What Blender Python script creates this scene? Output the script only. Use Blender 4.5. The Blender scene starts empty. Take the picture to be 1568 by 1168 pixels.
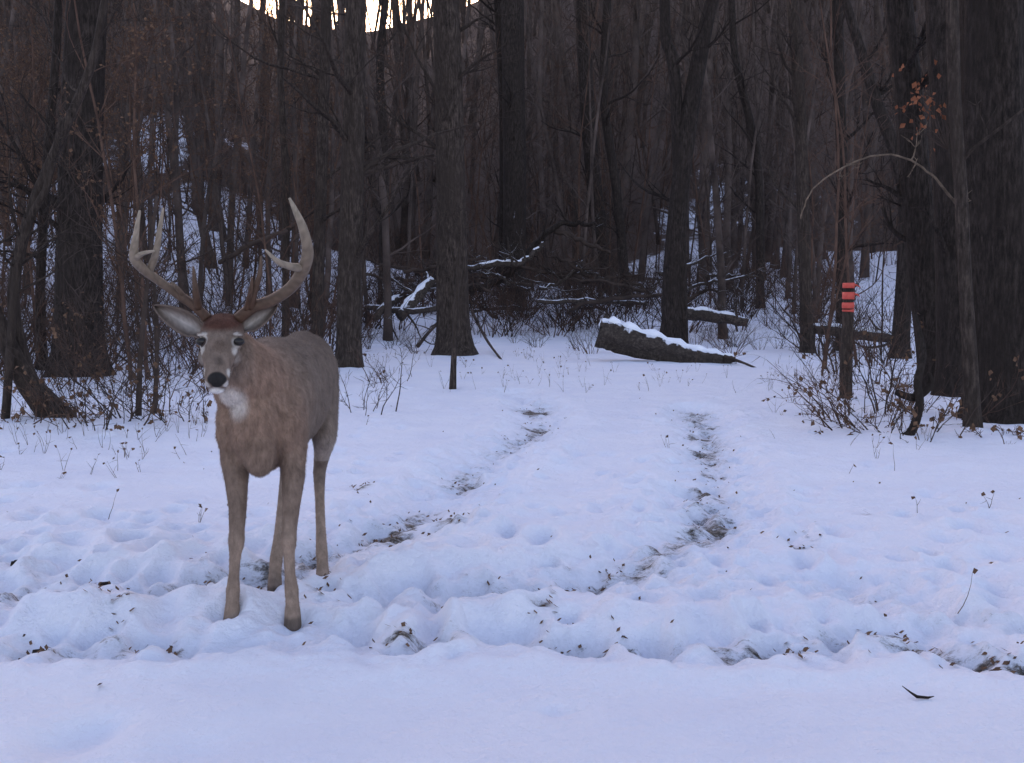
import bpy, math, random, bmesh
import numpy as np
from mathutils import Vector, Matrix, noise as mnoise
random.seed(7); rng=np.random.default_rng(7)
F=1680.0; CH=1.17; PITCH=math.atan((584-450)/F)
scene=bpy.context.scene
# ---------------------------------------------------------------- camera
cam=bpy.data.cameras.new("camera"); camo=bpy.data.objects.new("camera",cam); scene.collection.objects.link(camo)
cam.sensor_width=36; cam.lens=36*F/1568; cam.clip_end=1000; cam.clip_start=0.05
camo.location=(0,0,CH); camo.rotation_euler=(math.radians(90)-PITCH,0,0); scene.camera=camo
def ray(px,py):
    x=(px-784)/F; y=-(py-584)/F
    c,s=math.cos(PITCH),math.sin(PITCH)
    return Vector((x, c+s*y, -s+c*y))
def W(px,py,Y):
    r=ray(px,py); return Vector((0,0,CH))+r*(Y/r.y)
def XZ(px,z,Y):
    return Vector(((px-784)/F*Y*1.003, Y, z))
def G(px,py):
    r=ray(px,py); return Vector((0,0,CH))+r*(-CH/r.z)
# ---------------------------------------------------------------- noise
def vnoise(x,y,seed=0):
    xi=np.floor(x).astype(np.int64); yi=np.floor(y).astype(np.int64); xf=x-xi; yf=y-yi
    def h(a,b):
        n=(a*374761393+b*668265263+seed*1442695041)&0xffffffff
        n=((n^(n>>13))*1274126177)&0xffffffff
        return ((n^(n>>16))&0xffff)/65535.0
    u=xf*xf*xf*(xf*(xf*6-15)+10); v=yf*yf*yf*(yf*(yf*6-15)+10)
    return ((h(xi,yi)*(1-u)+h(xi+1,yi)*u)*(1-v)+(h(xi,yi+1)*(1-u)+h(xi+1,yi+1)*u)*v)*2-1
def fbm(x,y,o=4,seed=0):
    s=0;a=1;t=0
    for i in range(o):
        s=s+a*vnoise(x*2**i+i*17.3,y*2**i-i*9.1,seed+i); t+=a; a*=.5
    return s/t
def sstep(a,b,x):
    t=np.clip((x-a)/(b-a),0,1); return t*t*(3-2*t)
def terrain(X,Y):
    X=np.asarray(X,float);Y=np.asarray(Y,float)
    q=X/np.maximum(Y,5)
    left=1-sstep(-.30,-.08,q); right=sstep(.12,.35,q)
    st=24-6*left-3*right; sl=.10+.07*left+.02*right
    d=np.maximum(Y-st,0); d=np.where(d<4,d*d/8,d-2)
    z=sl*d
    notch=np.exp(-((q+.20)/.13)**2)
    d2=np.maximum(np.minimum(Y,112)-52,0); z=z+d2*(.38+.10*right-.03*left-.105*notch)*np.where(d2<10,d2/10,1)
    z=z+fbm(X/9,Y/9,3,5)*sstep(24,60,Y)*.8
    return z
def tz(X,Y): return float(terrain(np.array([X]),np.array([Y]))[0])
# ---------------------------------------------------------------- materials
def newmat(name):
    m=bpy.data.materials.new(name); m.use_nodes=True; nt=m.node_tree; nt.nodes.clear()
    o=nt.nodes.new("ShaderNodeOutputMaterial"); b=nt.nodes.new("ShaderNodeBsdfPrincipled")
    b.inputs['Roughness'].default_value=.9; b.inputs['Specular IOR Level'].default_value=.15
    nt.links.new(b.outputs[0],o.inputs[0]); return m,nt,b
def N(nt,t,**k):
    n=nt.nodes.new(t)
    for a,v in k.items():
        if a in n.inputs: n.inputs[a].default_value=v
        else: setattr(n,a,v)
    return n
def ramp(nt,fac,stops):
    r=nt.nodes.new("ShaderNodeValToRGB"); e=r.color_ramp.elements
    while len(e)<len(stops): e.new(.5)
    for i,(p,c) in enumerate(stops): e[i].position=p; e[i].color=(*c,1)
    nt.links.new(fac,r.inputs[0]); return r.outputs[0]
def noisetex(nt,scale,mscale=(1,1,1),detail=5,rough=.6,coord='Object'):
    tc=nt.nodes.new("ShaderNodeTexCoord"); mp=nt.nodes.new("ShaderNodeMapping"); mp.inputs['Scale'].default_value=mscale
    n=nt.nodes.new("ShaderNodeTexNoise"); n.inputs['Scale'].default_value=scale; n.inputs['Detail'].default_value=detail; n.inputs['Roughness'].default_value=rough
    nt.links.new(tc.outputs[coord],mp.inputs[0]); nt.links.new(mp.outputs[0],n.inputs['Vector']); return n.outputs[0]
def bump(nt,b,h,strength,dist):
    u=nt.nodes.new("ShaderNodeBump"); u.inputs['Strength'].default_value=strength; u.inputs['Distance'].default_value=dist
    nt.links.new(h,u.inputs['Height']); nt.links.new(u.outputs[0],b.inputs['Normal'])
def mix(nt,fac,a,b):
    m=nt.nodes.new("ShaderNodeMix"); m.data_type='RGBA'
    if isinstance(fac,float): m.inputs[0].default_value=fac
    else: nt.links.new(fac,m.inputs[0])
    for s,v in ((6,a),(7,b)):
        if isinstance(v,tuple): m.inputs[s].default_value=(*v,1)
        else: nt.links.new(v,m.inputs[s])
    return m.outputs[2]
def mathn(nt,op,a,b=None,clamp=False):
    m=nt.nodes.new("ShaderNodeMath"); m.operation=op; m.use_clamp=clamp
    for i,v in enumerate((a,b)):
        if v is None: continue
        if isinstance(v,(int,float)): m.inputs[i].default_value=v
        else: nt.links.new(v,m.inputs[i])
    return m.outputs[0]
SNOW=(.80,.82,.92)
def bark_mat(name,dark,light,snow=False,mscale=(8,8,1.6)):
    m,nt,b=newmat(name)
    n=noisetex(nt,4.2,mscale,8,.72); n2=noisetex(nt,1.6,(1,1,.6),4); n4=noisetex(nt,14,(1,1,.5),4,.7)
    hh=mathn(nt,'ADD',mathn(nt,'MULTIPLY',n,.7),mathn(nt,'MULTIPLY',n4,.3))
    c=ramp(nt,hh,[(.40,dark),(.50,tuple((a+b_)/2*.8 for a,b_ in zip(dark,light))),(.60,light)])
    c=mix(nt,ramp(nt,n2,[(.4,(0,0,0)),(.65,(.75,.75,.75))]),c,tuple(x*.42 for x in light))
    if snow:
        g=nt.nodes.new("ShaderNodeNewGeometry"); s=nt.nodes.new("ShaderNodeSeparateXYZ"); nt.links.new(g.outputs['Normal'],s.inputs[0])
        n3=noisetex(nt,5,(1,1,1),3)
        v=mathn(nt,'ADD',s.outputs[2],mathn(nt,'MULTIPLY',mathn(nt,'SUBTRACT',n3,.5),1.6))
        f=mathn(nt,'MULTIPLY',mathn(nt,'SUBTRACT',v,.72),8,True)
        c=mix(nt,f,c,SNOW)
    nt.links.new(c,b.inputs['Base Color']); bump(nt,b,hh,1.0,.06); return m
M_bark=bark_mat("bark",(.020,.0155,.0135),(.102,.078,.066))
M_barkd=bark_mat("bark_dark",(.013,.0105,.0095),(.066,.051,.045))
M_log=bark_mat("bark_snowy",(.030,.024,.021),(.13,.105,.092),True,(5,5,5))
def plain(name,c1,c2,scale=8):
    m,nt,b=newmat(name); n=noisetex(nt,scale); nt.links.new(ramp(nt,n,[(.35,c1),(.65,c2)]),b.inputs['Base Color']); return m
M_twig=plain("twig",(.028,.021,.018),(.075,.055,.047),3)
M_twigr=plain("twig_reddish",(.052,.032,.025),(.115,.070,.053),3)
M_far=plain("far_bark",(.038,.029,.026),(.12,.092,.082),.8)
M_leaf=plain("dead_leaf",(.070,.042,.028),(.165,.098,.064),12)
M_leafo=plain("dead_leaf_orange",(.16,.06,.035),(.24,.095,.05),12)
M_weed=plain("weed",(.06,.045,.035),(.16,.12,.09),10)
M_snowcap=plain("snow_cap",(.76,.79,.89),(.84,.86,.93),6)
# ---------------------------------------------------------------- mesh builder
class MB:
    def __init__(s): s.v=[];s.f=[];s.m=[]
    def tube(s,pts,rads,n=6,mat=0,rough=0,cap=True,seed=0):
        pts=[Vector(p) for p in pts]; L=len(pts); base=len(s.v)
        t=(pts[1]-pts[0]).normalized()
        u=t.cross(Vector((0.13,1,.21))).normalized()
        for i,p in enumerate(pts):
            a=pts[max(i-1,0)]; b=pts[min(i+1,L-1)]; t=(b-a)
            if t.length<1e-9: t=Vector((0,0,1))
            t.normalize(); u=(u-t*u.dot(t))
            if u.length<1e-6: u=t.orthogonal()
            u.normalize(); w=t.cross(u)
            for k in range(n):
                an=2*math.pi*k/n; r=rads[i]
                if rough: r*=1+rough*mnoise.noise(Vector((math.cos(an)*1.7+seed,math.sin(an)*1.7,p.length*1.1)))+rough*.6*mnoise.noise(Vector((math.cos(an)*5+seed,math.sin(an)*5,p.length*.8)))
                s.v.append(p+u*(r*math.cos(an))+w*(r*math.sin(an)))
        for i in range(L-1):
            for k in range(n):
                a=base+i*n+k; b=base+i*n+(k+1)%n
                s.f.append((a,b,b+n,a+n)); s.m.append(mat)
        if cap:
            s.f.append(tuple(base+(L-1)*n+k for k in range(n))); s.m.append(mat)
            s.f.append(tuple(base+n-1-k for k in range(n))); s.m.append(mat)
    def leaf(s,p,d,size,mat=1):
        d=Vector(d).normalized(); o=d.orthogonal(); o.rotate(Matrix.Rotation(random.random()*6.28,3,d)); b=len(s.v)
        up=d.cross(o)*size*.12
        s.v+= [Vector(p),Vector(p)+d*size*.5+o*size*.3+up,Vector(p)+d*size,Vector(p)+d*size*.5-o*size*.3+up]
        s.f.append((b,b+1,b+2,b+3)); s.m.append(mat)
    def mesh(s,name,mats,smooth=True):
        me=bpy.data.meshes.new(name); me.from_pydata([tuple(v) for v in s.v],[],s.f)
        for m in mats: me.materials.append(m)
        me.polygons.foreach_set("material_index",s.m)
        me.polygons.foreach_set("use_smooth",[smooth]*len(s.f)); me.update(); return me
def obj(name,me,parent=None,loc=(0,0,0)):
    o=bpy.data.objects.new(name,me); scene.collection.objects.link(o); o.location=loc
    if parent: o.parent=parent
    return o
def rv(): return Vector((random.gauss(0,1),random.gauss(0,1),random.gauss(0,1))).normalized()
def grow(mb,p,d,L,r,steps,wander,lift,n,mat=0,tip=.25):
    p=Vector(p); d=Vector(d).normalized(); pts=[p.copy()]; rs=[r]
    for i in range(steps):
        d=(d+rv()*wander+Vector((0,0,lift))).normalized(); p=p+d*(L/steps); pts.append(p.copy()); rs.append(r*(1-(1-tip)*(i+1)/steps))
    mb.tube(pts,rs,n,mat,cap=False); return pts,rs
def limb(mb,p,d,L,r,level,mat=0,leaf=0,dens=1.0,twr=.0035):
    pts,rs=grow(mb,p,d,L,r,[3,4,7][min(level,2)],.25,.06,[3,3,5][min(level,2)],mat)
    if leaf and level==0 and random.random()<leaf:
        for _ in range(3): mb.leaf(random.choice(pts),rv()+Vector((0,0,-.7)),random.uniform(.03,.06),1)
    if level<=0: return
    k=max(1,int(round([0,4,5][level]*dens)))
    for j in range(k):
        i=random.randint(1,len(pts)-1); dd=(pts[i]-pts[i-1]).normalized()
        nd=(dd*.8+rv()*.9+Vector((0,0,.25))).normalized()
        limb(mb,pts[i],nd,L*random.uniform(.35,.6),max(twr,rs[i]*.55),level-1,mat,leaf,dens,twr)
# ---------------------------------------------------------------- GROUND
cols=np.concatenate([np.linspace(-6,-.62,70),np.linspace(-.6,.6,700),np.linspace(.62,6,70)])
rows=np.concatenate([np.linspace(-14,1.4,14),1.5*(20.0)**(np.arange(820)/820.0),np.geomspace(30,260,150)])
YY,UU=np.meshgrid(rows,cols,indexing='ij'); XX=UU*(np.maximum(YY,1.5)+2)
def poly_dist(path):
    P=[G(*p) for p in path]; best=np.full(XX.shape,1e9)
    for a,b in zip(P[:-1],P[1:]):
        ax,ay,bx,by=a.x,a.y,b.x,b.y; dx,dy=bx-ax,by-ay; l=dx*dx+dy*dy
        t=np.clip(((XX-ax)*dx+(YY-ay)*dy)/l,0,1); d=np.hypot(XX-ax-t*dx,YY-ay-t*dy); best=np.minimum(best,d)
    return best
Z=terrain(XX,YY)
near=1-sstep(20,30,YY)
calm=sstep(3.30,3.75,YY)
Z+=near*(fbm(XX/2.2,YY/2.2,4,1)*.04+fbm(XX/.5,YY/.5,3,2)*(.012+.010*calm)+fbm(XX/.14,YY/.14,3,3)*(.002+.007*calm))
for px,py,r,dp in [(110,1130,.10,.05),(160,1110,.07,.03),(640,1075,.16,.02),(850,1085,.05,.02),(300,1150,.12,.03),(1100,1060,.12,.015)]:
    g=G(px,py); Z-=dp*np.exp(-(((XX-g.x)**2+(YY-g.y)**2)/r**2))
wob=fbm(XX/.35,YY/.35,3,9)*.08
dirt=np.zeros_like(Z); dist_=np.zeros_like(Z)
patchy=np.clip(.80+fbm(XX/.55,YY/.8,3,71)*1.0,.35,1.1)
ruts=[([(785,598),(828,622),(830,650),(720,720),(640,785),(560,830),(440,862),(330,885),(180,895),(60,905),(-150,925)],.24,.07,1.0),
 ([(1062,622),(1088,660),(1095,700),(1085,750),(1085,800),(1010,850),(860,888),(730,900),(560,935)],.24,.065,.92),
 ([(-150,990),(60,987),(250,983),(420,972),(600,985),(780,975),(940,982),(1100,990),(1220,990),(1320,975),(1420,978),(1500,1000),(1750,1030)],.17,.06,.85),
 ([(860,860),(1000,905),(1160,875),(1300,895),(1450,940),(1700,960)],.24,.04,.65),
 ([(-100,850),(100,880),(300,890),(500,900),(700,895),(950,865)],.18,.04,.8)]
for path,w,dep,dt in ruts:
    d=poly_dist(path)+wob
    c=np.exp(-(d/w)**2); Z-=dep*c*.75; Z+=dep*.4*np.exp(-((d-w*1.7)/(w*.5))**2)
    dist_=np.maximum(dist_,np.exp(-(d/(w*1.7))**2)); dirt=np.maximum(dirt,dt*np.exp(-(d/(w*.85))**2)*.62*patchy)
for px,py,r in [(350,955,.16),(440,955,.16),(395,935,.2)]:
    g=G(px,py); dirt*=1-.75*np.exp(-(((XX-g.x)**2+(YY-g.y)**2)/r**2))
patches=[(650,785,38,1.0),(600,808,52,1.05),(575,820,28,.9),(135,902,48,1.15),(170,905,20,1),(480,850,38,1.05),(740,893,38,1.1),(835,890,46,1.1),(945,982,38,1.15),(1420,978,34,1.1),(1498,1000,40,1.1),
 (1085,800,40,1),(1080,742,36,1),(1085,685,36,.9),(1075,660,29,.9),(820,622,36,1.1),(825,648,34,1.0),(790,670,30,.8),(720,725,30,.8),(55,987,22,1.15),(245,983,34,1.1),(390,888,44,1.0),(1330,970,30,.9),(615,982,38,.95),(700,800,32,.9),(930,865,30,.9),(1215,990,28,.9),(320,882,28,.9),
 (185,948,24,.9),(500,905,38,.8),(1225,825,24,.8),(1060,635,22,.9),(800,900,70,.8),(1550,1010,26,.8),(550,748,18,.9),(835,940,24,.9),(860,978,30,.9),(1370,960,34,.9),(1090,770,28,.8),(1088,715,28,.8)]
for px,py,w,s in patches:
    g=G(px,py); rx=w/F*g.y; ry=max(.045,rx*.55) if py>840 else rx*1.4
    e=np.exp(-(((XX+wob*.8-g.x)/rx)**2+((YY+wob*.8-g.y)/ry)**2)); dirt=np.maximum(dirt,s*e*.90); Z-=.02*e*s; dist_=np.maximum(dist_,e)
ch=fbm(XX/.09,YY/.09,3,21); ch2=fbm(XX/.2,YY/.2,3,22)
Z+=dist_*near*(ch*.034+np.abs(ch2)*.05-.015)
for i in range(520):
    if i<300: px=random.uniform(0,1568); py=random.uniform(780,1000)
    elif i<390: px=random.uniform(0,1568); py=random.uniform(640,900)
    else: px=random.uniform(500,1250); py=random.uniform(580,800)
    g=G(px,py); r=random.uniform(.03,.075)
    m=(np.abs(XX-g.x)<.35)&(np.abs(YY-g.y)<.4)
    dd=np.hypot(XX[m]-g.x,(YY[m]-g.y)*.7)
    Z[m]-=random.uniform(.015,.045)*np.exp(-(dd/r)**2)-.012*np.exp(-((dd-r*1.9)/(r*.6))**2)
g=XZ(455,0,4.45); Z-=.03*np.exp(-(((XX-g.x)/.25)**2+((YY-g.y)/.2)**2))
qq=XX/np.maximum(YY,5)
litter=sstep(33,58,YY+fbm(XX/5,YY/5,3,31)*12-13*(1-sstep(-.24,-.10,qq))-13*sstep(.08,.16,qq)*(1-sstep(.30,.38,qq))-5*sstep(.3,.38,qq))
dirt=dirt+fbm(XX/.05,YY/.05,2,41)*.16*(dirt>.05)
nr,nc=XX.shape
co=np.stack([XX,YY,Z],-1).reshape(-1,3).astype(np.float32)
idx=np.arange(nr*nc).reshape(nr,nc)
qd=np.stack([idx[:-1,:-1],idx[:-1,1:],idx[1:,1:],idx[1:,:-1]],-1).reshape(-1,4)
me=bpy.data.meshes.new("snowy_ground"); me.vertices.add(len(co)); me.vertices.foreach_set("co",co.ravel())
me.loops.add(qd.size); me.loops.foreach_set("vertex_index",qd.ravel().astype(np.int32))
me.polygons.add(len(qd)); me.polygons.foreach_set("loop_start",np.arange(0,qd.size,4,dtype=np.int32))
me.polygons.foreach_set("use_smooth",np.ones(len(qd),bool)); me.update(calc_edges=True)
for nm,a in (("dirt",dirt),("litter",litter)):
    at=me.attributes.new(nm,'FLOAT','POINT'); at.data.foreach_set("value",a.reshape(-1).astype(np.float32))
m,nt,b=newmat("snow")
ad=N(nt,"ShaderNodeAttribute",attribute_name="dirt"); al=N(nt,"ShaderNodeAttribute",attribute_name="litter")
nf=noisetex(nt,22,(1,1,1),6,.7); nl=noisetex(nt,1.2,(1,1,1),8,.75); ns=noisetex(nt,1.3,(1,1,1),4); nsp=noisetex(nt,60,(1,1,1),3,.6)
nstr=noisetex(nt,10,(1,2.2,1),7,.85)
snowc=ramp(nt,ns,[(.3,(.76,.785,.91)),(.7,(.83,.845,.94))])
dc=ramp(nt,nsp,[(.3,(.035,.03,.027)),(.5,(.11,.096,.086)),(.75,(.36,.33,.31))])
fd=mathn(nt,'MULTIPLY',mathn(nt,'SUBTRACT',mathn(nt,'ADD',ad.outputs['Fac'],mathn(nt,'MULTIPLY',nstr,1.9)),1.49),3.5,True)
slush=mathn(nt,'MULTIPLY',mathn(nt,'SUBTRACT',mathn(nt,'ADD',ad.outputs['Fac'],mathn(nt,'MULTIPLY',nf,1.0)),.72),.95,True)
fl=mathn(nt,'MULTIPLY',mathn(nt,'SUBTRACT',mathn(nt,'ADD',mathn(nt,'MULTIPLY',al.outputs['Fac'],.92),mathn(nt,'MULTIPLY',nl,1.0)),.84),8,True)
c=mix(nt,slush,snowc,(.52,.54,.61)); c=mix(nt,fd,c,dc); c=mix(nt,fl,c,ramp(nt,nf,[(.3,(.045,.032,.027)),(.7,(.115,.082,.068))]))
nt.links.new(c,b.inputs['Base Color']); b.inputs['Roughness'].default_value=.75
bump(nt,b,mathn(nt,'ADD',noisetex(nt,30,(1,1,1),6,.7),mathn(nt,'MULTIPLY',noisetex(nt,7,(1,1,1),3),1.5)),.8,.035)
me.materials.append(m); obj("snowy_ground",me)

# ---------------------------------------------------------------- TEMPLATES
def tall_template(seed,H=15,r=.15,low=2.5,nb=12):
    random.seed(seed); mb=MB(); lean=Vector((random.uniform(-.09,.09),random.uniform(-.07,.07),1))
    pts,rs=[],[]; p=Vector((0,0,-.4)); d=lean.normalized()
    n=12
    for i in range(n+1):
        t=i/n; pts.append(p.copy()); rs.append(r*((1.35 if i==0 else 1)-.8*t)); d=(d+rv()*.07+Vector((0,0,.03))).normalized(); p=p+d*(H/n)
    mb.tube(pts,rs,7,0,.08,seed=seed)
    for _ in range(nb):
        i=random.randint(max(1,int(low/H*n)),n-1); a=random.random()*6.28
        limb(mb,pts[i],Vector((math.cos(a),math.sin(a),random.uniform(.3,1.3))),random.uniform(1.2,3.2),rs[i]*random.uniform(.2,.42),2,0,0,.9,.009)
    return mb.mesh("tall_tree",[M_far,M_leaf])
def sapling_template(seed,H=7,leaf=0,mat=None):
    random.seed(seed); mb=MB()
    for s in range(random.choice([1,1,2])):
        a=random.random()*6.28; pts,rs=grow(mb,(s*.2,0,-.2),Vector((math.cos(a)*.15,math.sin(a)*.15,1)),H,.03,12,.09,.05,5)
        for _ in range(16):
            i=random.randint(2,len(pts)-1); a=random.random()*6.28
            limb(mb,pts[i],Vector((math.cos(a),math.sin(a),random.uniform(.2,1.4))),random.uniform(.6,1.6),max(.008,rs[i]*.5),2,0,leaf,.8,.005)
    return mb.mesh("sapling",[mat or M_twig,M_leaf])
def shrub_template(seed,H=2,n=22,leaf=0,mat=None,spread=.8,thick=.009,sub=6,tw=.003):
    random.seed(seed); mb=MB()
    for _ in range(n):
        a=random.random()*6.28; q=random.uniform(0,.35)
        d=Vector((math.cos(a)*random.uniform(.1,spread),math.sin(a)*random.uniform(.1,spread),1))
        p=Vector((math.cos(a)*q,math.sin(a)*q,-.1)); L=H*random.uniform(.5,1.1)
        pts,rs=grow(mb,p,d,L,thick*random.uniform(.6,1.5),8,.2,-.04,4)
        for k in range(sub):
            i=random.randint(2,8); limb(mb,pts[i],(pts[i]-pts[i-1]).normalized()+rv()*.9,L*random.uniform(.15,.4),rs[i]*.6,1,0,leaf,.6,tw)
    return mb.mesh("shrub",[mat or M_twig,M_leaf])
talls=[tall_template(100+i,random.uniform(13,17),[.10,.13,.16,.2,.12,.09][i],2+i*.4) for i in range(6)]
saps=[sapling_template(200+i,random.uniform(5,9),0,[M_twig,M_twigr][i%2]) for i in range(4)]
sapsl=[sapling_template(250+i,random.uniform(5,8),.9,M_twigr) for i in range(3)]
shr=[shrub_template(300+i,random.uniform(1.4,2.2),12,0,[M_twig,M_twigr][i%2],1.1,.013,5,.0045) for i in range(4)]
shrl=[shrub_template(350+i,1.3,10,.25,M_twigr,1.1,.010,5,.004) for i in range(2)]
random.seed(11)
def empty(name):
    e=bpy.data.objects.new(name,None); scene.collection.objects.link(e); return e
def scatter(parent,tmpl,cnt,y0,y1,smin,smax,test=None,qr=.68,pw=1.0,nm="plant"):
    k=0;tries=0
    while k<cnt and tries<cnt*20:
        tries+=1
        Y=y0+(y1-y0)*random.random()**pw; q=random.uniform(-qr,qr); X=q*Y; px=784+F*q
        if test and not test(px,Y): continue
        o=obj(nm,random.choice(tmpl),parent,(X,Y,tz(X,Y))); s=random.uniform(smin,smax)
        o.scale=(s,s,s*random.uniform(.9,1.15)); o.rotation_euler=(random.uniform(-.07,.07),random.uniform(-.07,.07),random.random()*6.28); k+=1
def gap(px,Y):
    if 350<px<450 and Y>45: return random.random()<.25
    if 300<px<690 and Y>70: return random.random()<.65
    return True
E=empty("distant_forest")
scatter(E,talls,780,36,125,.8,1.4,gap,.72,.8,"tree")
scatter(E,talls,56,24,36,.45,.8,lambda px,Y: px<600 or px>1100 or Y>29,.7,1,"tree")
scatter(E,saps,680,31,105,.9,1.5,gap,.70,.8,"sapling")
E2=empty("leafy_saplings")
scatter(E2,sapsl,66,14,50,.8,1.25,lambda px,Y: px<520,.7,1,"sapling")
scatter(E2,sapsl,18,20,42,.8,1.2,lambda px,Y: px>1200,.7,1,"sapling")
scatter(E2,saps,36,15,30,.6,1.0,lambda px,Y: px<560 or px>1180,.7,1,"sapling")
E3=empty("underbrush")
def bt(px,Y):
    if px<300: return Y>13.5
    if px<560: return Y>17
    if px<1230: return Y>28.5
    return Y>15.5
scatter(E3,shr,420,13.5,62,.5,1.25,bt,.66,.8,"shrub")
scatter(E3,shr,120,27,38,.6,1.1,lambda px,Y: 540<px<1300 and Y>27,.34,1,"shrub")
scatter(E3,shr,50,14,28,.6,1.1,lambda px,Y: px<560 and bt(px,Y),.6,1,"shrub")
scatter(E3,shrl,40,13.5,30,.5,.9,lambda px,Y: bt(px,Y),.7,1,"shrub")
scatter(E3,shr,40,21,29,.25,.5,lambda px,Y: 560<px<1250,.7,1,"shrub")

# ---------------------------------------------------------------- NAMED TREES
def trunk(name,path,widths,Y,mat=M_bark,nbr=8,brlow=1.5,flare=1.35,rough=.12,seed=0,n=16,brs=1.0,extend=True,twr=.005):
    random.seed(seed+1); P=[W(x,y,Y) for x,y in path]; g=P[0]; zb=tz(g.x,Y)
    P[0].z=min(P[0].z,zb)
    R=[w/F*Y/2 for w in widths]
    if extend:
        d=(P[-1]-P[-2]).normalized(); P.append(P[-1]+d*2.5); R.append(R[-1]*.8); P.append(P[-1]+d*3); R.append(R[-2]*.45)
    pts=[];rs=[]
    for i in range(len(P)-1):
        a=P[max(i-1,0)];b=P[i];c=P[i+1];dd=P[min(i+2,len(P)-1)]; L=(c-b).length; st=max(2,int(L/.22))
        for k in range(st):
            t=k/st; q=.5*((2*b)+(c-a)*t+(2*a-5*b+4*c-dd)*t*t+(3*b-a-3*c+dd)*t**3)
            pts.append(q); rs.append(R[i]*(1-t)+R[i+1]*t)
    pts.append(P[-1]); rs.append(R[-1])
    zb=pts[0].z
    for i,p in enumerate(pts): rs[i]*=1+(flare-1)*math.exp(-(p.z-zb)/.22)
    pts.insert(0,pts[0]+Vector((0,0,-.3))); rs.insert(0,rs[0]*1.1)
    mb=MB(); mb.tube(pts,rs,n,0,rough,seed=seed*3.7)
    cand=[i for i,p in enumerate(pts) if p.z-zb>brlow and i<len(pts)-2]
    for _ in range(nbr):
        if not cand: break
        i=random.choice(cand); a=random.random()*6.28
        limb(mb,pts[i],Vector((math.cos(a),math.sin(a),random.uniform(.2,1.2))),random.uniform(.8,2.4)*brs,min(.05,rs[i]*.35),2,0,0,1,twr)
    return obj(name,mb.mesh(name,[mat,M_leaf]))
trunk("bare_tree",[(122,576),(120,480),(122,300),(126,150),(132,0)],[84,74,66,62,58],15.7,M_barkd,seed=1,nbr=14,rough=.2,n=24)
trunk("bare_tree",[(484,520),(488,400),(494,200),(500,0)],[18,18,17,16],20,seed=2,nbr=8)
trunk("bare_tree",[(535,564),(536,450),(540,300),(543,150),(546,0)],[36,36,34,32,31],17.2,seed=3,nbr=12,rough=.18)
trunk("bare_tree",[(695,542),(692,460),(690,300),(688,150),(684,0)],[50,50,44,42,38],21.2,seed=4,nbr=12,flare=1.5,rough=.2,n=20)
trunk("bare_tree",[(787,452),(788,300),(786,150),(784,0)],[36,36,35,34],33,M_barkd,seed=5,nbr=12)
t7=trunk("forked_tree",[(1030,512),(1030,420),(1040,300),(1056,170),(1078,50),(1090,0)],[34,30,28,27,22,20],24,M_barkd,seed=6,nbr=9)
k=trunk("fork_limb",[(1050,205),(1035,140),(1020,60),(1018,0)],[18,17,16,15],24,M_barkd,seed=61,nbr=5,flare=1,); k.parent=t7
trunk("bare_tree",[(1237,540),(1232,400),(1226,200),(1214,0)],[21,19,18,17],21.8,seed=7,nbr=8)
trunk("bare_tree",[(1290,500),(1290,300),(1286,150),(1282,0)],[18,18,17,16],22.5,M_barkd,seed=8,nbr=8)
trunk("bare_tree",[(1440,590),(1418,440),(1404,300),(1392,150),(1376,0)],[56,50,46,42,40],13.5,M_barkd,seed=9,nbr=8,brs=.7)
trunk("bare_tree",[(1545,650),(1540,500),(1532,300),(1525,150),(1520,0)],[120,108,104,100,98],10.2,M_barkd,seed=10,nbr=8,flare=1.3,brlow=2,brs=.6,rough=.3,n=36)
trunk("bare_tree",[(1490,668),(1486,560),(1478,430),(1472,300),(1462,150),(1458,0)],[24,22,20,19,18,18],9.4,seed=11,nbr=5,brs=.5,brlow=1.8)
trunk("bare_tree",[(1468,605),(1462,450),(1452,200),(1440,0)],[60,54,48,44],12.6,M_barkd,seed=12,nbr=6,brs=.6)
trunk("bare_tree",[(930,420),(905,240),(896,100),(893,0)],[24,22,22,22],38,M_barkd,seed=13,nbr=10)
trunk("bare_tree",[(1378,520),(1385,300),(1340,150),(1300,20)],[26,22,18,14],20,M_barkd,seed=14,nbr=6)
trunk("bare_tree",[(65,560),(62,440),(72,250),(85,100),(90,0)],[16,15,14,13,12],17,M_barkd,seed=15,nbr=10)
trunk("bare_tree",[(436,500),(438,300),(430,120),(432,0)],[11,11,10,10],22,seed=16,nbr=8)
trunk("bare_tree",[(585,430),(588,250),(582,100),(590,0)],[14,13,12,11],32,M_barkd,seed=31,nbr=10)
trunk("bare_tree",[(770,430),(772,200),(762,0)],[15,14,12],34,M_barkd,seed=32,nbr=8)
trunk("bare_tree",[(960,420),(945,300),(925,150),(930,0)],[16,14,13,12],34,M_barkd,seed=33,nbr=8)
trunk("bare_tree",[(1165,440),(1160,250),(1128,100),(1120,0)],[13,12,11,10],32,M_barkd,seed=34,nbr=10)
a=trunk("leaning_tree",[(90,640),(45,590),(8,520),(-25,440),(-60,330)],[40,32,27,24,20],10.4,seed=17,nbr=5,brlow=.5,brs=.5,flare=1.3)
b_=trunk("stem",[(70,625),(38,560),(20,450),(45,330),(85,230),(140,100),(160,0)],[26,22,17,15,14,12,10],10.5,seed=18,nbr=10,brlow=1,brs=.6,flare=1); b_.parent=a
b_=trunk("stem",[(0,425),(30,380),(70,290),(95,180)],[13,12,10,9],10.2,seed=19,nbr=5,brlow=1,brs=.5,flare=1,extend=False); b_.parent=a
trunk("sapling",[(693,596),(696,520),(700,440),(704,370),(708,290)],[9,8,7,5,2],13.6,M_bark,seed=20,nbr=5,brlow=.9,brs=.22,flare=1.3,extend=False)
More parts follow.
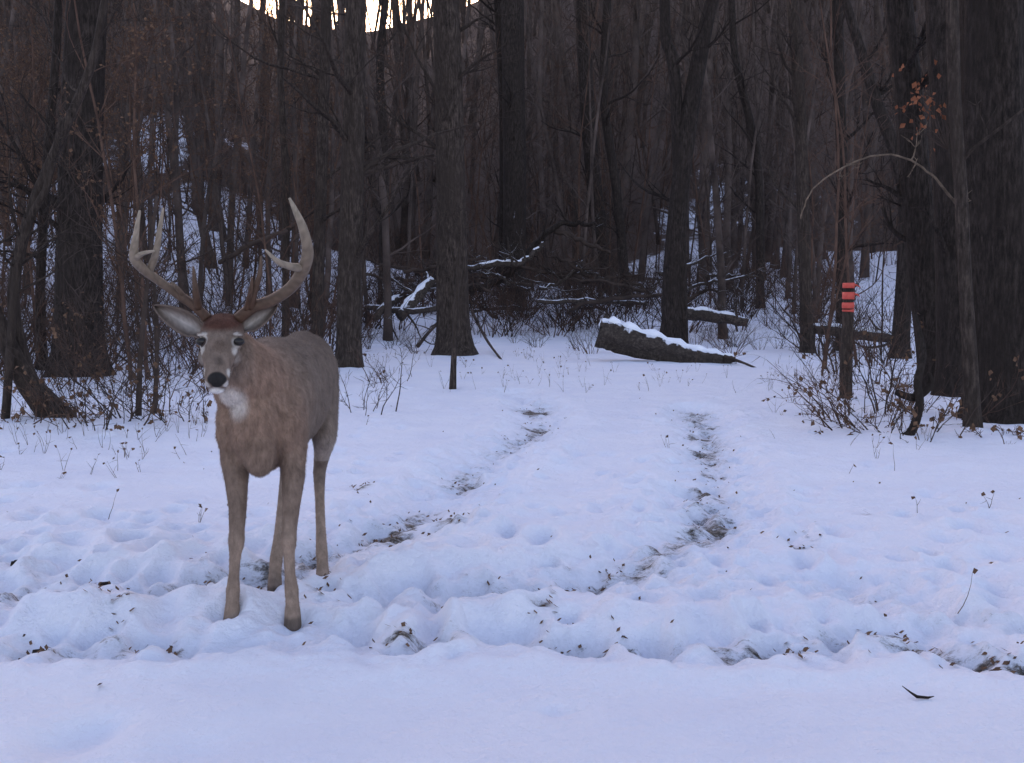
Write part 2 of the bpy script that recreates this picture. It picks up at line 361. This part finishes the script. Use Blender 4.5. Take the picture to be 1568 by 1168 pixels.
trunk("sapling",[(212,640),(214,560),(222,470),(240,300)],[9,8,7,4],10.5,M_twig,seed=21,nbr=6,brlow=.4,brs=.4,flare=1.1,extend=False)
trunk("sapling",[(236,640),(240,560),(238,470),(230,330)],[8,7,6,4],10.7,M_twig,seed=22,nbr=6,brlow=.4,brs=.4,flare=1.1,extend=False)

# ---------------------------------------------------------------- LOGS & BRANCHES
def stick(name,pts,widths,mat,n=10,rough=.2,seed=0,parent=None,sub=6,br=0,blen=.7,jag=0,cap=False):
    random.seed(seed+900)
    P=[W(x,y,Y) for x,y,Y in pts]; R=[w/F*pts[i][2]/2 for i,w in enumerate(widths)]
    q=[];r=[]
    for i in range(len(P)-1):
        a=P[max(i-1,0)];b=P[i];c=P[i+1];d=P[min(i+2,len(P)-1)]
        for k in range(sub):
            t=k/sub; q.append(.5*((2*b)+(c-a)*t+(2*a-5*b+4*c-d)*t*t+(3*b-a-3*c+d)*t**3)+rv()*jag); r.append(R[i]*(1-t)+R[i+1]*t)
    q.append(P[-1]); r.append(R[-1]); mb=MB(); mb.tube(q,r,n,0,rough,seed=seed)
    if cap:
        L=len(q)-1
        mb.tube([p+Vector((0,0,r[i]*.62+.01)) for i,p in enumerate(q)],[r[i]*(.58+.14*math.sin(i*1.7))*min(1,.1+i*.4,.15+(L-i)*.5) for i in range(L+1)],n,1,.25,seed=seed+9)
    for _ in range(br):
        i=random.randint(2,len(q)-1); limb(mb,q[i],rv()+Vector((0,0,.2)),blen*random.uniform(.5,1.5),max(.008,r[i]*.45),2,0,0,.6,.005)
    return obj(name,mb.mesh(name,[mat,M_snowcap]),parent)
stick("fallen_log",[(918,508,19.2),(945,515,19.2),(1000,530,19),(1060,545,18.7),(1100,550,18.5),(1126,550,18.4)],[38,44,38,30,20,7],M_log,20,.4,1,jag=.02,cap=True,br=2,blen=.4)
stick("fallen_log",[(1045,478,25.5),(1090,484,25.5),(1145,494,25.3)],[18,18,12],M_log,10,.3,2,br=5,jag=.02,cap=True)
stick("fallen_log",[(1240,503,22),(1300,508,22),(1372,520,21.8)],[14,17,14],M_log,10,.3,3,br=6,jag=.02,cap=True)
stick("fallen_branch",[(716,410,28),(760,404,28),(800,402,28),(832,372,28)],[8,10,9,6],M_log,8,.3,4,br=6,jag=.04,cap=True)
stick("fallen_branch",[(720,445,29),(760,432,29),(800,400,29),(840,352,29),(880,342,29),(918,344,29)],[15,13,11,10,8,5],M_barkd,8,.3,5,br=12,jag=.05)
stick("fallen_branch",[(848,350,29),(890,368,29),(935,388,29)],[9,7,4],M_twig,8,.3,6,br=6,jag=.04)
stick("fallen_log",[(612,484,26),(632,460,26.4),(660,428,27)],[20,18,14],M_log,10,.3,7,br=3,jag=.02,cap=True)
stick("fallen_log",[(575,486,26),(592,468,26.2),(612,455,27)],[12,12,10],M_log,10,.3,8,br=3,jag=.02,cap=True)
stick("fallen_log",[(560,470,27),(620,476,26),(690,468,26)],[9,10,8],M_log,8,.3,21,br=5,jag=.03)
stick("fallen_branch",[(335,402,19),(380,378,19),(440,352,19)],[8,8,6],M_twig,8,.2,9,br=5,jag=.02)
stick("fallen_branch",[(550,270,22),(610,250,22),(665,238,22)],[7,6,5],M_twig,8,.2,10,br=4,jag=.02)
stick("fallen_branch",[(1110,546,18.4),(1140,556,17.9),(1172,570,17.2)],[7,4,3],M_twig,6,.1,11)
stick("fallen_branch",[(722,475,25),(745,520,22.6),(772,556,19)],[5,4,3],M_twig,6,.1,12,br=3)
stick("fallen_branch",[(640,530,22),(660,505,23),(690,480,24)],[6,5,4],M_twig,6,.1,13,br=4)
stick("fallen_branch",[(820,462,27),(900,460,27),(990,466,27)],[7,8,5],M_log,8,.3,14,br=9,jag=.04)
stick("fallen_branch",[(870,474,26.5),(940,456,26.5),(1030,452,26.5)],[6,6,4],M_twig,8,.3,15,br=9,jag=.04)
random.seed(44)
for i in range(30):
    px=random.uniform(560,1110); py=random.uniform(395,472); Y=random.uniform(26,33); dx=random.uniform(20,60)*random.choice([-1,1]); st=random.getstate()
    stick("fallen_branch",[(px-dx,py+random.uniform(0,25),Y),(px,py,Y),(px+dx,py-random.uniform(-10,40),Y)],[6,5,2],[M_twig,M_log][i%3==0],5,.2,100+i,br=6,jag=.05); random.setstate(st)
stick("twisted_vine",[(1368,676,9.0),(1395,662,9.0),(1408,620,9.0),(1405,585,9.1),(1413,540,9.2),(1400,480,9.4)],[13,14,13,13,11,7],M_barkd,8,.3,16)
stick("twisted_vine",[(1372,600,9.2),(1400,608,9.1),(1425,590,9.1),(1422,570,9.1)],[9,12,10,5],M_barkd,8,.3,17)
stick("arched_branch",[(1225,335,9.5),(1245,290,9.5),(1300,252,9.5),(1365,236,9.5),(1420,262,9.5),(1455,300,9.6),(1480,330,9.8)],[2,2.3,2.7,3,3.6,4.5,5],M_weed,6,.1,18,br=5,blen=.18,jag=.006)
random.seed(5); mb=MB()
for _ in range(9): limb(mb,W(1452,230,10.5),Vector((random.uniform(-.9,.1),random.uniform(-.4,.4),random.uniform(.1,1))),.5,.006,1,0,0,1,.002)
for _ in range(60):
    mb.leaf(W(random.gauss(1412,20),random.gauss(155,28),10.5+random.uniform(-.2,.2)),rv()+Vector((0,0,-1)),random.uniform(.04,.075),1)
obj("dead_leaf_twig",mb.mesh("dead_leaf_twig",[M_twig,M_leafo],False))
def brush(name,px,py,H,n,seed,leaf=.3,spread=1.2,mat=M_twigr,thick=.006):
    g=G(px,py); me=shrub_template(seed,H,n,leaf,mat,spread,thick); return obj(name,me,None,(g.x,g.y,tz(g.x,g.y)))
for i,(px,py,H,n,lf) in enumerate([(1330,655,.85,18,.14),(1395,668,.75,13,.14),(1290,640,.6,11,.16),(1350,630,1.2,14,.10),(1540,672,.35,9,.12),(150,652,.8,16,.14),(105,640,.8,13,.12),(200,640,1.2,12,.10),(270,628,1.2,11,.12),(290,640,.6,10,.12),(20,650,.6,11,.14),(560,630,.8,8,.03),(600,585,.8,8,.03),(35,600,1.4,12,.08),(330,600,1.5,12,.06),(180,600,1.7,14,.08),(1430,640,.9,8,.08),(110,600,1.8,14,.08),(250,590,1.8,13,.07),(400,560,1.8,12,.03),(1260,600,.9,8,.04),(1340,590,1.4,12,.05)]):
    brush("dry_bush",px,py,H,n,500+i,lf,mat=[M_twigr,M_twig][i%2])
random.seed(77); mb=MB()
spots=[(90,735),(98,720),(135,728),(182,735),(180,715),(195,700),(305,795),(560,650),(1370,715),(1300,720),(1405,780),(1465,930),(215,720),(0,720),(165,790),(1025,690),(1515,770)]
for _ in range(200):
    z=random.random()
    if z<.35: spots.append((random.uniform(0,330),random.uniform(630,700)))
    elif z<.6: spots.append((random.uniform(560,900),random.uniform(540,600)))
    elif z<.8: spots.append((random.uniform(1180,1420),random.uniform(560,700)))
    else: spots.append((random.uniform(850,1250),random.uniform(545,600)))
for px,py in spots:
    g=G(px,py); h=random.uniform(.07,.2)*(1 if py>600 else 1.5)
    for _ in range(random.choice([1,2,3])):
        pts,_r=grow(mb,g+Vector((0,0,-.03)),Vector((random.uniform(-.5,.5),random.uniform(-.3,.3),1)),h,.0022,4,.2,0,3)
        if random.random()<.6: mb.leaf(pts[-1],rv(),random.uniform(.02,.04),1)
        if random.random()<.6: grow(mb,pts[2],rv()+Vector((0,0,.6)),h*.4,.0016,3,.2,0,3)
obj("dry_weeds",mb.mesh("dry_weeds",[M_weed,M_leaf]))
mb=MB()
def gz(px,py):
    g=G(px,py); i=np.argmin(np.abs(rows-g.y)); j=np.argmin(np.abs(XX[i]-g.x)); g.z=float(Z[i,j]); return g
def flat_leaf(g,s):
    a=random.random()*6.28; b=len(mb.v); d=Vector((math.cos(a),math.sin(a),random.uniform(-.1,.4))); o=Vector((-d.y,d.x,random.uniform(-.2,.3)))
    g=g+Vector((0,0,.006))
    mb.v+=[g-d*s*.5,g+o*s*.28+Vector((0,0,.006)),g+d*s*.5+Vector((0,0,.008)),g-o*s*.28]; mb.f.append((b,b+1,b+2,b+3)); mb.m.append(1)
for px,py,w,s in patches:
    for _ in range(16): flat_leaf(gz(px+random.gauss(0,w*.7),py+random.gauss(0,8)),random.uniform(.012,.030))
for _ in range(90): flat_leaf(gz(random.uniform(0,1568),random.uniform(600,1010)),random.uniform(.010,.026))
flat_leaf(gz(1328,783),.07); flat_leaf(gz(153,1056),.03)
g=gz(1405,1068); mb.tube([g+Vector((-.035,.03,.03)),g+Vector((-.015,.015,.016)),g+Vector((.0,.005,.007)),g+Vector((.03,0,.006)),g+Vector((.048,0,.01))],[.001,.003,.005,.004,.001],5,0)
for px,py,s in [(32,866,.022),(58,987,.02),(160,903,.02),(24,870,.015)]:
    g=gz(px,py)
    for _ in range(3):
        c=g+Vector((random.gauss(0,.012),random.gauss(0,.01),.006)); mb.tube([c+Vector((-s,0,-.005)),c+Vector((-s*.5,0,.008)),c+Vector((s*.5,.01,.01)),c+Vector((s,0,-.005))],[s*.2,s*.75,s*.7,s*.15],7,0,.5,seed=px+_)
obj("leaf_litter",mb.mesh("leaf_litter",[M_barkd,M_leaf]))

# ---------------------------------------------------------------- MARKING POST
g=G(1295,611); mp=empty("marking_post"); mp.location=(g.x,g.y,0)
m,nt,b=newmat("orange_tape"); nt.links.new(ramp(nt,noisetex(nt,9),[(.3,(.48,.07,.055)),(.7,(.68,.14,.11))]),b.inputs['Base Color']); b.inputs['Roughness'].default_value=.5; M_tape=m
mb=MB(); top=W(1294,434,g.y).z
mb.tube([(0,0,-.2),(0.0,0,.1),(-.008,0,.35),(-.005,0,.6),(.003,0,.9),(-.002,0,top)],[.088,.078,.074,.066,.062,.055],12,0,.25,seed=3)
obj("post",mb.mesh("post",[M_bark]),mp)
for i,(y0,y1) in enumerate([(433,441),(447,458),(463,472),(474,477)]):
    z1=W(1294,y0,g.y).z; z0=W(1294,y1,g.y).z; mb=MB(); r=.067
    mb.tube([(0,0,z0),(0,0,z0+.001),(0.002,0,(z0+z1)/2),(0,0,z1-.001),(0,0,z1)],[r-.006,r,r*1.03,r,r-.006],14,0,.06,seed=i)
    if i<2: mb.tube([(r*.6,-.03,z1-.02),(r*1.2,-.04,z1-.025),(r*1.7,-.05,z1-.05)],[.012,.01,.006],5,0)
    obj("tape_band",mb.mesh("tape_band",[M_tape]),mp)

# ---------------------------------------------------------------- DEER
deer=empty("white_tailed_deer"); dc0=XZ(420,0,4.2); deer.location=(dc0.x,dc0.y,0)
inv=Vector((-dc0.x,-dc0.y,0))
def v3(v): return np.array(tuple(v))
def setcol(me,c):
    a=me.color_attributes.new("fur",'FLOAT_COLOR','POINT'); a.data.foreach_set("color",np.concatenate([c,np.ones((len(c),1))],1).astype(np.float32).ravel())
bm=bmesh.new()
def ell(c,rx,ry,rz,sub=3):
    r=bmesh.ops.create_icosphere(bm,subdivisions=sub,radius=1)
    for v in r['verts']: v.co=Vector((v.co.x*rx+c.x,v.co.y*ry+c.y,v.co.z*rz+c.z))
def chain(st,k=8,sub=3):
    for i in range(len(st)-1):
        a,b=st[i],st[i+1]
        for j in range(k):
            t=j/k; ell(a[0].lerp(b[0],t),*[a[q]*(1-t)+b[q]*t for q in (1,2,3)],sub=sub)
    ell(st[-1][0],*st[-1][1:],sub=sub)
def remeshed(vox,it):
    global bm
    me=bpy.data.meshes.new("tmp"); bm.to_mesh(me); bm.free(); bm=bmesh.new()
    tmp=bpy.data.objects.new("tmp",me); scene.collection.objects.link(tmp)
    r=tmp.modifiers.new("r",'REMESH'); r.mode='VOXEL'; r.voxel_size=vox; r.use_smooth_shade=True
    s=tmp.modifiers.new("s",'SMOOTH'); s.factor=.5; s.iterations=it
    dg=bpy.context.evaluated_depsgraph_get(); dm=bpy.data.meshes.new_from_object(tmp.evaluated_get(dg)); bpy.data.objects.remove(tmp)
    return dm
chain([(XZ(388,.70,3.97),.100,.09,.165),(XZ(398,.735,4.08),.148,.12,.235),(XZ(412,.755,4.2),.162,.12,.25),(XZ(432,.765,4.42),.175,.12,.235),(XZ(452,.785,4.66),.165,.12,.205),(XZ(468,.80,4.88),.148,.12,.205),(XZ(480,.795,5.0),.10,.09,.14)],6)
chain([(XZ(396,.80,4.10),.140,.12,.18),(XZ(381,.84,4.01),.127,.11,.15),(XZ(366,.905,3.93),.104,.10,.12),(XZ(354,.96,3.87),.085,.085,.095),(XZ(346,1.00,3.85),.070,.065,.07)],7)
ell(XZ(352,.68,4.02),.055,.10,.12); ell(XZ(440,.68,4.05),.06,.10,.12); ell(XZ(395,.60,3.93),.06,.06,.09)
chain([(XZ(362,.72,4.06),.07,.10,.13),(XZ(358,.60,4.02),.056,.075,.08),(XZ(359,.50,3.98),.043,.052,.06),(XZ(360,.40,3.95),.033,.038,.04),(XZ(358,.31,3.93),.028,.032,.035),(XZ(357,.275,3.925),.030,.034,.03),(XZ(355,.23,3.925),.022,.025,.03),(XZ(352,.15,3.925),.0195,.023,.03),(XZ(350,.095,3.92),.026,.029,.025),(XZ(349,.055,3.90),.024,.028,.022),(XZ(348,.015,3.885),.030,.036,.022),(XZ(348,-.03,3.88),.033,.042,.02)],6)
chain([(XZ(440,.72,4.10),.07,.10,.13),(XZ(445,.60,4.06),.054,.075,.08),(XZ(447,.50,4.02),.043,.052,.06),(XZ(443,.40,3.98),.034,.038,.04),(XZ(439,.31,3.95),.028,.032,.035),(XZ(438,.275,3.94),.030,.034,.03),(XZ(438,.23,3.94),.022,.025,.03),(XZ(439,.15,3.935),.0195,.023,.03),(XZ(441,.095,3.93),.026,.029,.025),(XZ(442,.055,3.91),.024,.028,.022),(XZ(442,.015,3.895),.030,.036,.022),(XZ(442,-.03,3.89),.033,.042,.02)],6)
chain([(XZ(486,.80,4.86),.09,.13,.15),(XZ(492,.68,4.74),.075,.12,.12),(XZ(496,.58,4.68),.055,.08,.08),(XZ(493,.50,4.72),.038,.05,.05),(XZ(489,.43,4.76),.030,.042,.035),(XZ(487,.39,4.76),.028,.036,.03),(XZ(487,.30,4.68),.022,.025,.03),(XZ(488,.18,4.58),.021,.024,.03),(XZ(489,.10,4.51),.026,.029,.025),(XZ(490,.055,4.48),.024,.028,.022),(XZ(490,.01,4.45),.029,.038,.022),(XZ(490,-.04,4.44),.032,.042,.02)],6)
chain([(XZ(456,.80,4.86),.08,.13,.15),(XZ(450,.68,4.70),.07,.12,.12),(XZ(444,.58,4.60),.055,.08,.08),(XZ(440,.50,4.62),.038,.05,.05),(XZ(438,.43,4.64),.030,.042,.035),(XZ(436,.39,4.62),.028,.036,.03),(XZ(430,.30,4.54),.023,.025,.03),(XZ(423,.18,4.44),.022,.024,.03),(XZ(418,.10,4.37),.027,.029,.025),(XZ(416,.055,4.34),.025,.028,.022),(XZ(415,.01,4.31),.030,.038,.022),(XZ(415,-.04,4.30),.033,.042,.02)],6)
chain([(XZ(486,.88,5.06),.04,.04,.05),(XZ(487,.78,5.12),.04,.03,.06),(XZ(487,.68,5.13),.03,.02,.05)],5)
bodym=remeshed(.0068,6)
chain([(XZ(352,.975,3.87),.074,.075,.08),(W(345,514,3.845),.070,.06,.064),(W(342,504,3.82),.072,.062,.056),(W(340,509,3.765),.074,.055,.050),(W(338,526,3.72),.072,.050,.046),(W(335,545,3.68),.056,.044,.040),(W(333,561,3.648),.044,.038,.034),(W(332,573,3.624),.043,.033,.030),(W(332,582,3.607),.040,.025,.024)],9)
chain([(W(341,552,3.79),.044,.045,.045),(W(335,582,3.68),.032,.034,.024),(W(332,596,3.630),.027,.022,.015)],8)
for sx in (-1,1):
    ell(W(337+sx*27,512,3.705),.020,.022,.008)
    ell(W(337+sx*17,547,3.745),.036,.045,.036)
    ell(W(332+sx*9,588,3.616),.020,.020,.013)
    ell(W(332+sx*9,580,3.594),.013,.011,.009)
    ell(W(340+sx*24,488,3.81),.022,.024,.020)
headm=remeshed(.0036,10)
def dcol(p):
    x,y,z=p[:,0],p[:,1],p[:,2]
    c=np.tile(np.array([.205,.145,.112]),(len(p),1))
    def mx(c,w,col): w=np.clip(w,0,1)[:,None]; return c*(1-w)+np.array(col)*w
    c=mx(c,sstep(4.02,4.3,y)*.9,(.155,.123,.103))
    c=mx(c,(1-sstep(3.95,4.15,y))*sstep(.5,.7,z)*.8,(.215,.140,.104))
    c=mx(c,sstep(.85,1.0,z)*sstep(4.1,4.3,y)*.7,(.095,.073,.061))
    c=mx(c,(1-sstep(.5,.60,z))*(y>4.2)*(y<4.75)*(z>.45)*.6,(.34,.295,.26))
    c=mx(c,(1-sstep(.42,.60,z))*(y<4.2)*.4,(.13,.098,.08))
    c=mx(c,(1-sstep(.25,.42,z))*.8,(.25,.185,.145))
    c=mx(c,(1-sstep(.0,.02,z))*.7,(.07,.055,.045))
    def near(q,r0,r1,s=(1,1,1)): d=np.sqrt((((p-v3(q))*np.array(s))**2).sum(1)); return 1-sstep(r0,r1,d)
    hw=(1-sstep(3.80,3.88,y))*(z>.75)
    c=mx(c,hw*.9,(.160,.122,.100))
    c=mx(c,near(W(340,488,3.76),.055,.092)*.95,(.075,.032,.023))
    c=mx(c,near(W(336,530,3.66),.012,.040)*.7,(.09,.062,.048))
    c=mx(c,near(W(334,555,3.63),.010,.032,(1.1,1,1))*.7,(.085,.065,.055))
    for sx in (-1,1):
        e=np.maximum(near(W(337+sx*25,537,3.675),.010,.022),near(W(337+sx*24,510,3.69),.005,.014)*.8)
        e=np.maximum(e,near(W(337+sx*30,523,3.685),.021,.031)*.9)
        c=mx(c,e*.9,(.47,.435,.40))
        c=mx(c,near(W(337+sx*27,550,3.71),.01,.03)*.5,(.31,.275,.25))
        c=mx(c,near(W(332+sx*22,571,3.62),.010,.022)*.9,(.50,.47,.44))
        c=mx(c,near(W(332+sx*17,590,3.60),.010,.020)*.85,(.50,.47,.45))
        c=mx(c,near(W(337+sx*29,523,3.680),.017,.0225),(.04,.03,.027))
    c=mx(c,near(W(332,604,3.62),.018,.036),(.70,.67,.65))
    c=mx(c,near(W(350,622,3.85),.045,.085)*.85,(.50,.46,.43))
    nz=near(W(332,580,3.578),.024,.031,(.72,1,1.0)); nz=np.maximum(nz,near(W(332,588,3.59),.012,.017,(.8,1,1)))
    c=mx(c,nz,(.022,.020,.020))
    k=1+fbm(x/.03+y*20,z/.03,3,61)*.2+fbm(x/.2+y*5,z/.2,2,62)*.18
    return np.clip(c*k[:,None],0,1)
m,nt,b=newmat("fur_coat"); at=N(nt,"ShaderNodeAttribute",attribute_name="fur")
fn=noisetex(nt,40,(1,1,.35),5,.7); c=nt.nodes.new("ShaderNodeMix"); c.data_type='RGBA'; c.blend_type='MULTIPLY'; c.inputs[0].default_value=1
nt.links.new(at.outputs['Color'],c.inputs[6]); nt.links.new(ramp(nt,fn,[(.3,(.72,.72,.72)),(.7,(1.25,1.25,1.25))]),c.inputs[7]); nt.links.new(c.outputs[2],b.inputs['Base Color'])
bump(nt,b,noisetex(nt,110,(1,1,.3),4,.7),.4,.005); M_fur=m
def strands(dm,K,lo,nm,head):
    npoly=len(dm.polygons); ar=np.zeros(npoly,np.float32); dm.polygons.foreach_get("area",ar); ct=np.zeros(npoly*3,np.float32); dm.polygons.foreach_get("center",ct); ct=ct.reshape(-1,3)
    pn=np.zeros(npoly*3,np.float32); dm.polygons.foreach_get("normal",pn); pn=pn.reshape(-1,3)
    pi=rng.choice(npoly,K,p=ar/ar.sum()); P=ct[pi]+rng.normal(0,.0015,(K,3)); Nn=pn[pi]
    keep=P[:,2]>.03
    if head:
        keep&=np.linalg.norm(P-v3(W(332,582,3.585)),axis=1)>.040
        for sx in (-1,1): keep&=np.linalg.norm(P-v3(W(337+sx*29,523,3.685)),axis=1)>.024
    P=P[keep];Nn=Nn[keep];K=len(P)
    flow=np.tile(np.array([0,.5,.9] if head else [.1,.5,-1.0]),(K,1))+rng.normal(0,.3,(K,3))
    flow-=Nn*(flow*Nn).sum(1)[:,None]; flow/=np.linalg.norm(flow,axis=1)[:,None]
    ln=(np.full(K,.006) if head else np.where(P[:,2]<.5,.007,.015))*rng.uniform(.6,1.3,K)
    D=flow*.93+Nn*.30; side=np.cross(D,Nn); side/=np.linalg.norm(side,axis=1)[:,None]
    v=np.stack([P-side*lo,P+side*lo,P+D*ln[:,None]],1).reshape(-1,3)
    fm=bpy.data.meshes.new(nm); fm.vertices.add(3*K); fm.vertices.foreach_set("co",v.astype(np.float32).ravel()); fm.loops.add(3*K); fm.loops.foreach_set("vertex_index",np.arange(3*K,dtype=np.int32)); fm.polygons.add(K); fm.polygons.foreach_set("loop_start",np.arange(0,3*K,3,dtype=np.int32)); fm.update(calc_edges=True)
    fc=dcol(P)*rng.uniform(.75,1.3,(K,1)); setcol(fm,np.repeat(np.clip(fc,0,1),3,axis=0)); fm.materials.append(M_fur); obj(nm,fm,deer,inv)
for nm,dm in (("body",bodym),("head",headm)):
    nv=len(dm.vertices); vc=np.zeros(nv*3,np.float32); dm.vertices.foreach_get("co",vc); vc=vc.reshape(-1,3)
    if nm=="body":
        nn=np.zeros(nv*3,np.float32); dm.vertices.foreach_get("normal",nn); nn=nn.reshape(-1,3)
        rel=fbm(vc[:,0]/.10+vc[:,1]*3,vc[:,2]/.16,3,51)*.010+fbm(vc[:,0]/.02+vc[:,1]*20,vc[:,2]/.05,2,52)*.0016
        rel*=np.clip((vc[:,2]-.45)/.2,.12,1); vc=vc+nn*rel[:,None]; dm.vertices.foreach_set("co",vc.astype(np.float32).ravel()); dm.update()
    setcol(dm,dcol(vc)); dm.materials.clear(); dm.materials.append(M_fur); dm.polygons.foreach_set("use_smooth",[True]*len(dm.polygons)); dm.polygons.foreach_set("material_index",[0]*len(dm.polygons))
    obj(nm,dm,deer,inv)
strands(bodym,90000,.0009,"body_fur",False); strands(headm,22000,.0006,"head_fur",True)
m,nt,b=newmat("eye"); b.inputs['Base Color'].default_value=(.010,.008,.007,1); b.inputs['Roughness'].default_value=.3; b.inputs['Specular IOR Level'].default_value=.35; M_eye=m
for sx in (-1,1):
    be=bmesh.new(); bmesh.ops.create_uvsphere(be,u_segments=20,v_segments=12,radius=.0165); em=bpy.data.meshes.new("eye"); be.to_mesh(em); be.free(); em.materials.append(M_eye)
    em.polygons.foreach_set("use_smooth",[True]*len(em.polygons)); o=obj("eye",em,deer,inv+W(337+sx*29,523,3.691)); o.scale=(1.1,1,.85)
m,nt,b=newmat("ear"); at=N(nt,"ShaderNodeAttribute",attribute_name="fur"); nt.links.new(at.outputs['Color'],b.inputs['Base Color']); bump(nt,b,noisetex(nt,120),.5,.004)
M_ear=m
def ear(base,tip,width,up):
    base=Vector(base);tip=Vector(tip);ax=tip-base;L=ax.length;ax.normalize(); per=Vector(up)-ax*Vector(up).dot(ax); per.normalize(); nrm=per.cross(ax)
    if nrm.y>0: nrm=-nrm
    vs=[];cl=[];fs=[];ns,ntt=22,13
    for i in range(ns):
        s=i/(ns-1); w=width*(math.sin(math.pi*(s*.88+.12)**.85)**.75 if s<1 else 0)*(1.0 if s>.15 else .8)
        for j in range(ntt):
            t=j/(ntt-1)*2-1; vs.append(base+ax*L*s+per*w*t+nrm*(.040*t*t-.026)*(1-s*.5))
            inner=max(0,1-abs(t)*1.3)*min(1,s*3+.2)*(1-s**3)
            n_=.8+.4*random.random(); cl.append([ (.12+.24*inner)*n_,(.092+.24*inner)*n_,(.078+.24*inner)*n_])
    for i in range(ns-1):
        for j in range(ntt-1):
            a=i*ntt+j; fs.append((a,a+1,a+ntt+1,a+ntt))
    me=bpy.data.meshes.new("ear"); me.from_pydata([tuple(v) for v in vs],[],fs); me.update(); setcol(me,np.array(cl)); me.materials.append(M_ear); me.polygons.foreach_set("use_smooth",[True]*len(fs))
    o=obj("ear",me,deer,inv); so=o.modifiers.new("s",'SOLIDIFY'); so.thickness=.005; return o
ear(W(312,510,3.80),W(237,469,3.84),.038,(.25,.2,1)); ear(W(366,506,3.80),W(427,465,3.87),.037,(-.4,.2,1))
m,nt,b=newmat("antler"); at=N(nt,"ShaderNodeAttribute",attribute_name="fur"); nt.links.new(at.outputs['Color'],b.inputs['Base Color']); b.inputs['Roughness'].default_value=.55; bump(nt,b,noisetex(nt,60,(1,1,.3)),.6,.005); M_ant=m
mb=MB(); acol=[]
def tine(pts,w,tone0,tone1,n=10):
    P=[W(x,y,Y) for x,y,Y in pts]; R=[k*.90/F*pts[i][2]/2 for i,k in enumerate(w)]; q=[];r=[];L=len(P)
    for i in range(L-1):
        a=P[max(i-1,0)];b=P[i];c=P[i+1];d=P[min(i+2,L-1)]
        for k in range(6):
            t=k/6; q.append(.5*((2*b)+(c-a)*t+(2*a-5*b+4*c-d)*t*t+(3*b-a-3*c+d)*t**3)); r.append(R[i]*(1-t)+R[i+1]*t)
    q.append(P[-1]); r.append(R[-1]); mb.tube(q,r,n,0,.2,seed=len(mb.v)*.01)
    d_=np.array([.065,.036,.024]); l_=np.array([.27,.225,.175])
    for i in range(len(q)):
        t=(tone0+(tone1-tone0)*i/(len(q)-1))**1.5
        for k in range(n): acol.append((d_*(1-t)+l_*t)*(.75+.5*random.random()))
tine([(318,488,3.80),(298,468,3.80),(272,450,3.80),(244,430,3.78),(220,412,3.74),(206,394,3.70),(208,362,3.67),(214,322,3.66)],[20,18,17,16,18,18,11,4],.0,1)
tine([(228,416,3.76),(238,390,3.74),(244,355,3.72),(250,318,3.71)],[14,12,9,3],.6,1)
tine([(206,396,3.70),(218,388,3.66),(236,384,3.63)],[12,8,3],.7,1)
tine([(304,472,3.79),(300,448,3.76),(296,408,3.74)],[14,11,3],.0,.3)
tine([(282,455,3.80),(270,440,3.77),(262,432,3.76)],[10,7,3],.2,.5)
tine([(364,488,3.80),(388,470,3.80),(415,460,3.81),(445,440,3.80),(464,412,3.76),(471,385,3.72),(464,350,3.69),(452,322,3.68),(443,303,3.68)],[21,21,21,21,24,22,17,11,4],.0,1)
tine([(464,410,3.76),(446,408,3.70),(425,400,3.65),(406,382,3.62)],[16,13,10,3],.7,1)
tine([(384,472,3.79),(390,445,3.76),(398,420,3.74),(400,392,3.73)],[15,12,9,3],.0,.35)
tine([(378,474,3.79),(384,446,3.75),(386,425,3.73)],[12,9,3],.0,.25)
me=mb.mesh("antlers",[M_ant]); setcol(me,np.clip(np.array(acol),0,1)); obj("antlers",me,deer,inv)

# ---------------------------------------------------------------- LIGHT
w=bpy.data.worlds.new("World"); scene.world=w; w.use_nodes=True; nt=w.node_tree; bg=nt.nodes['Background']
sk=nt.nodes.new("ShaderNodeTexSky"); sk.sky_type='NISHITA'; sk.sun_disc=False; EL=13; AZ=-13
sk.sun_elevation=math.radians(EL); sk.sun_rotation=math.radians(AZ); sk.air_density=1; sk.dust_density=2; sk.ozone_density=1
mx_=nt.nodes.new("ShaderNodeMix"); mx_.data_type='RGBA'; mx_.blend_type='MULTIPLY'; mx_.inputs[0].default_value=1
nt.links.new(sk.outputs[0],mx_.inputs[6]); mx_.inputs[7].default_value=(1.20,.965,.95,1)
nt.links.new(mx_.outputs[2],bg.inputs[0]); bg.inputs[1].default_value=.53
sl=bpy.data.lights.new("sun",'SUN'); sl.energy=.6; sl.angle=math.radians(18); sl.color=(1,.85,.68); so=bpy.data.objects.new("sun",sl); scene.collection.objects.link(so)
d=Vector((math.sin(math.radians(AZ))*math.cos(math.radians(EL)),math.cos(math.radians(AZ))*math.cos(math.radians(EL)),math.sin(math.radians(EL))))
so.rotation_euler=d.to_track_quat('Z','Y').to_euler(); so.location=(0,0,20)
scene.view_settings.view_transform='Standard'; scene.view_settings.look='None'; scene.view_settings.exposure=0
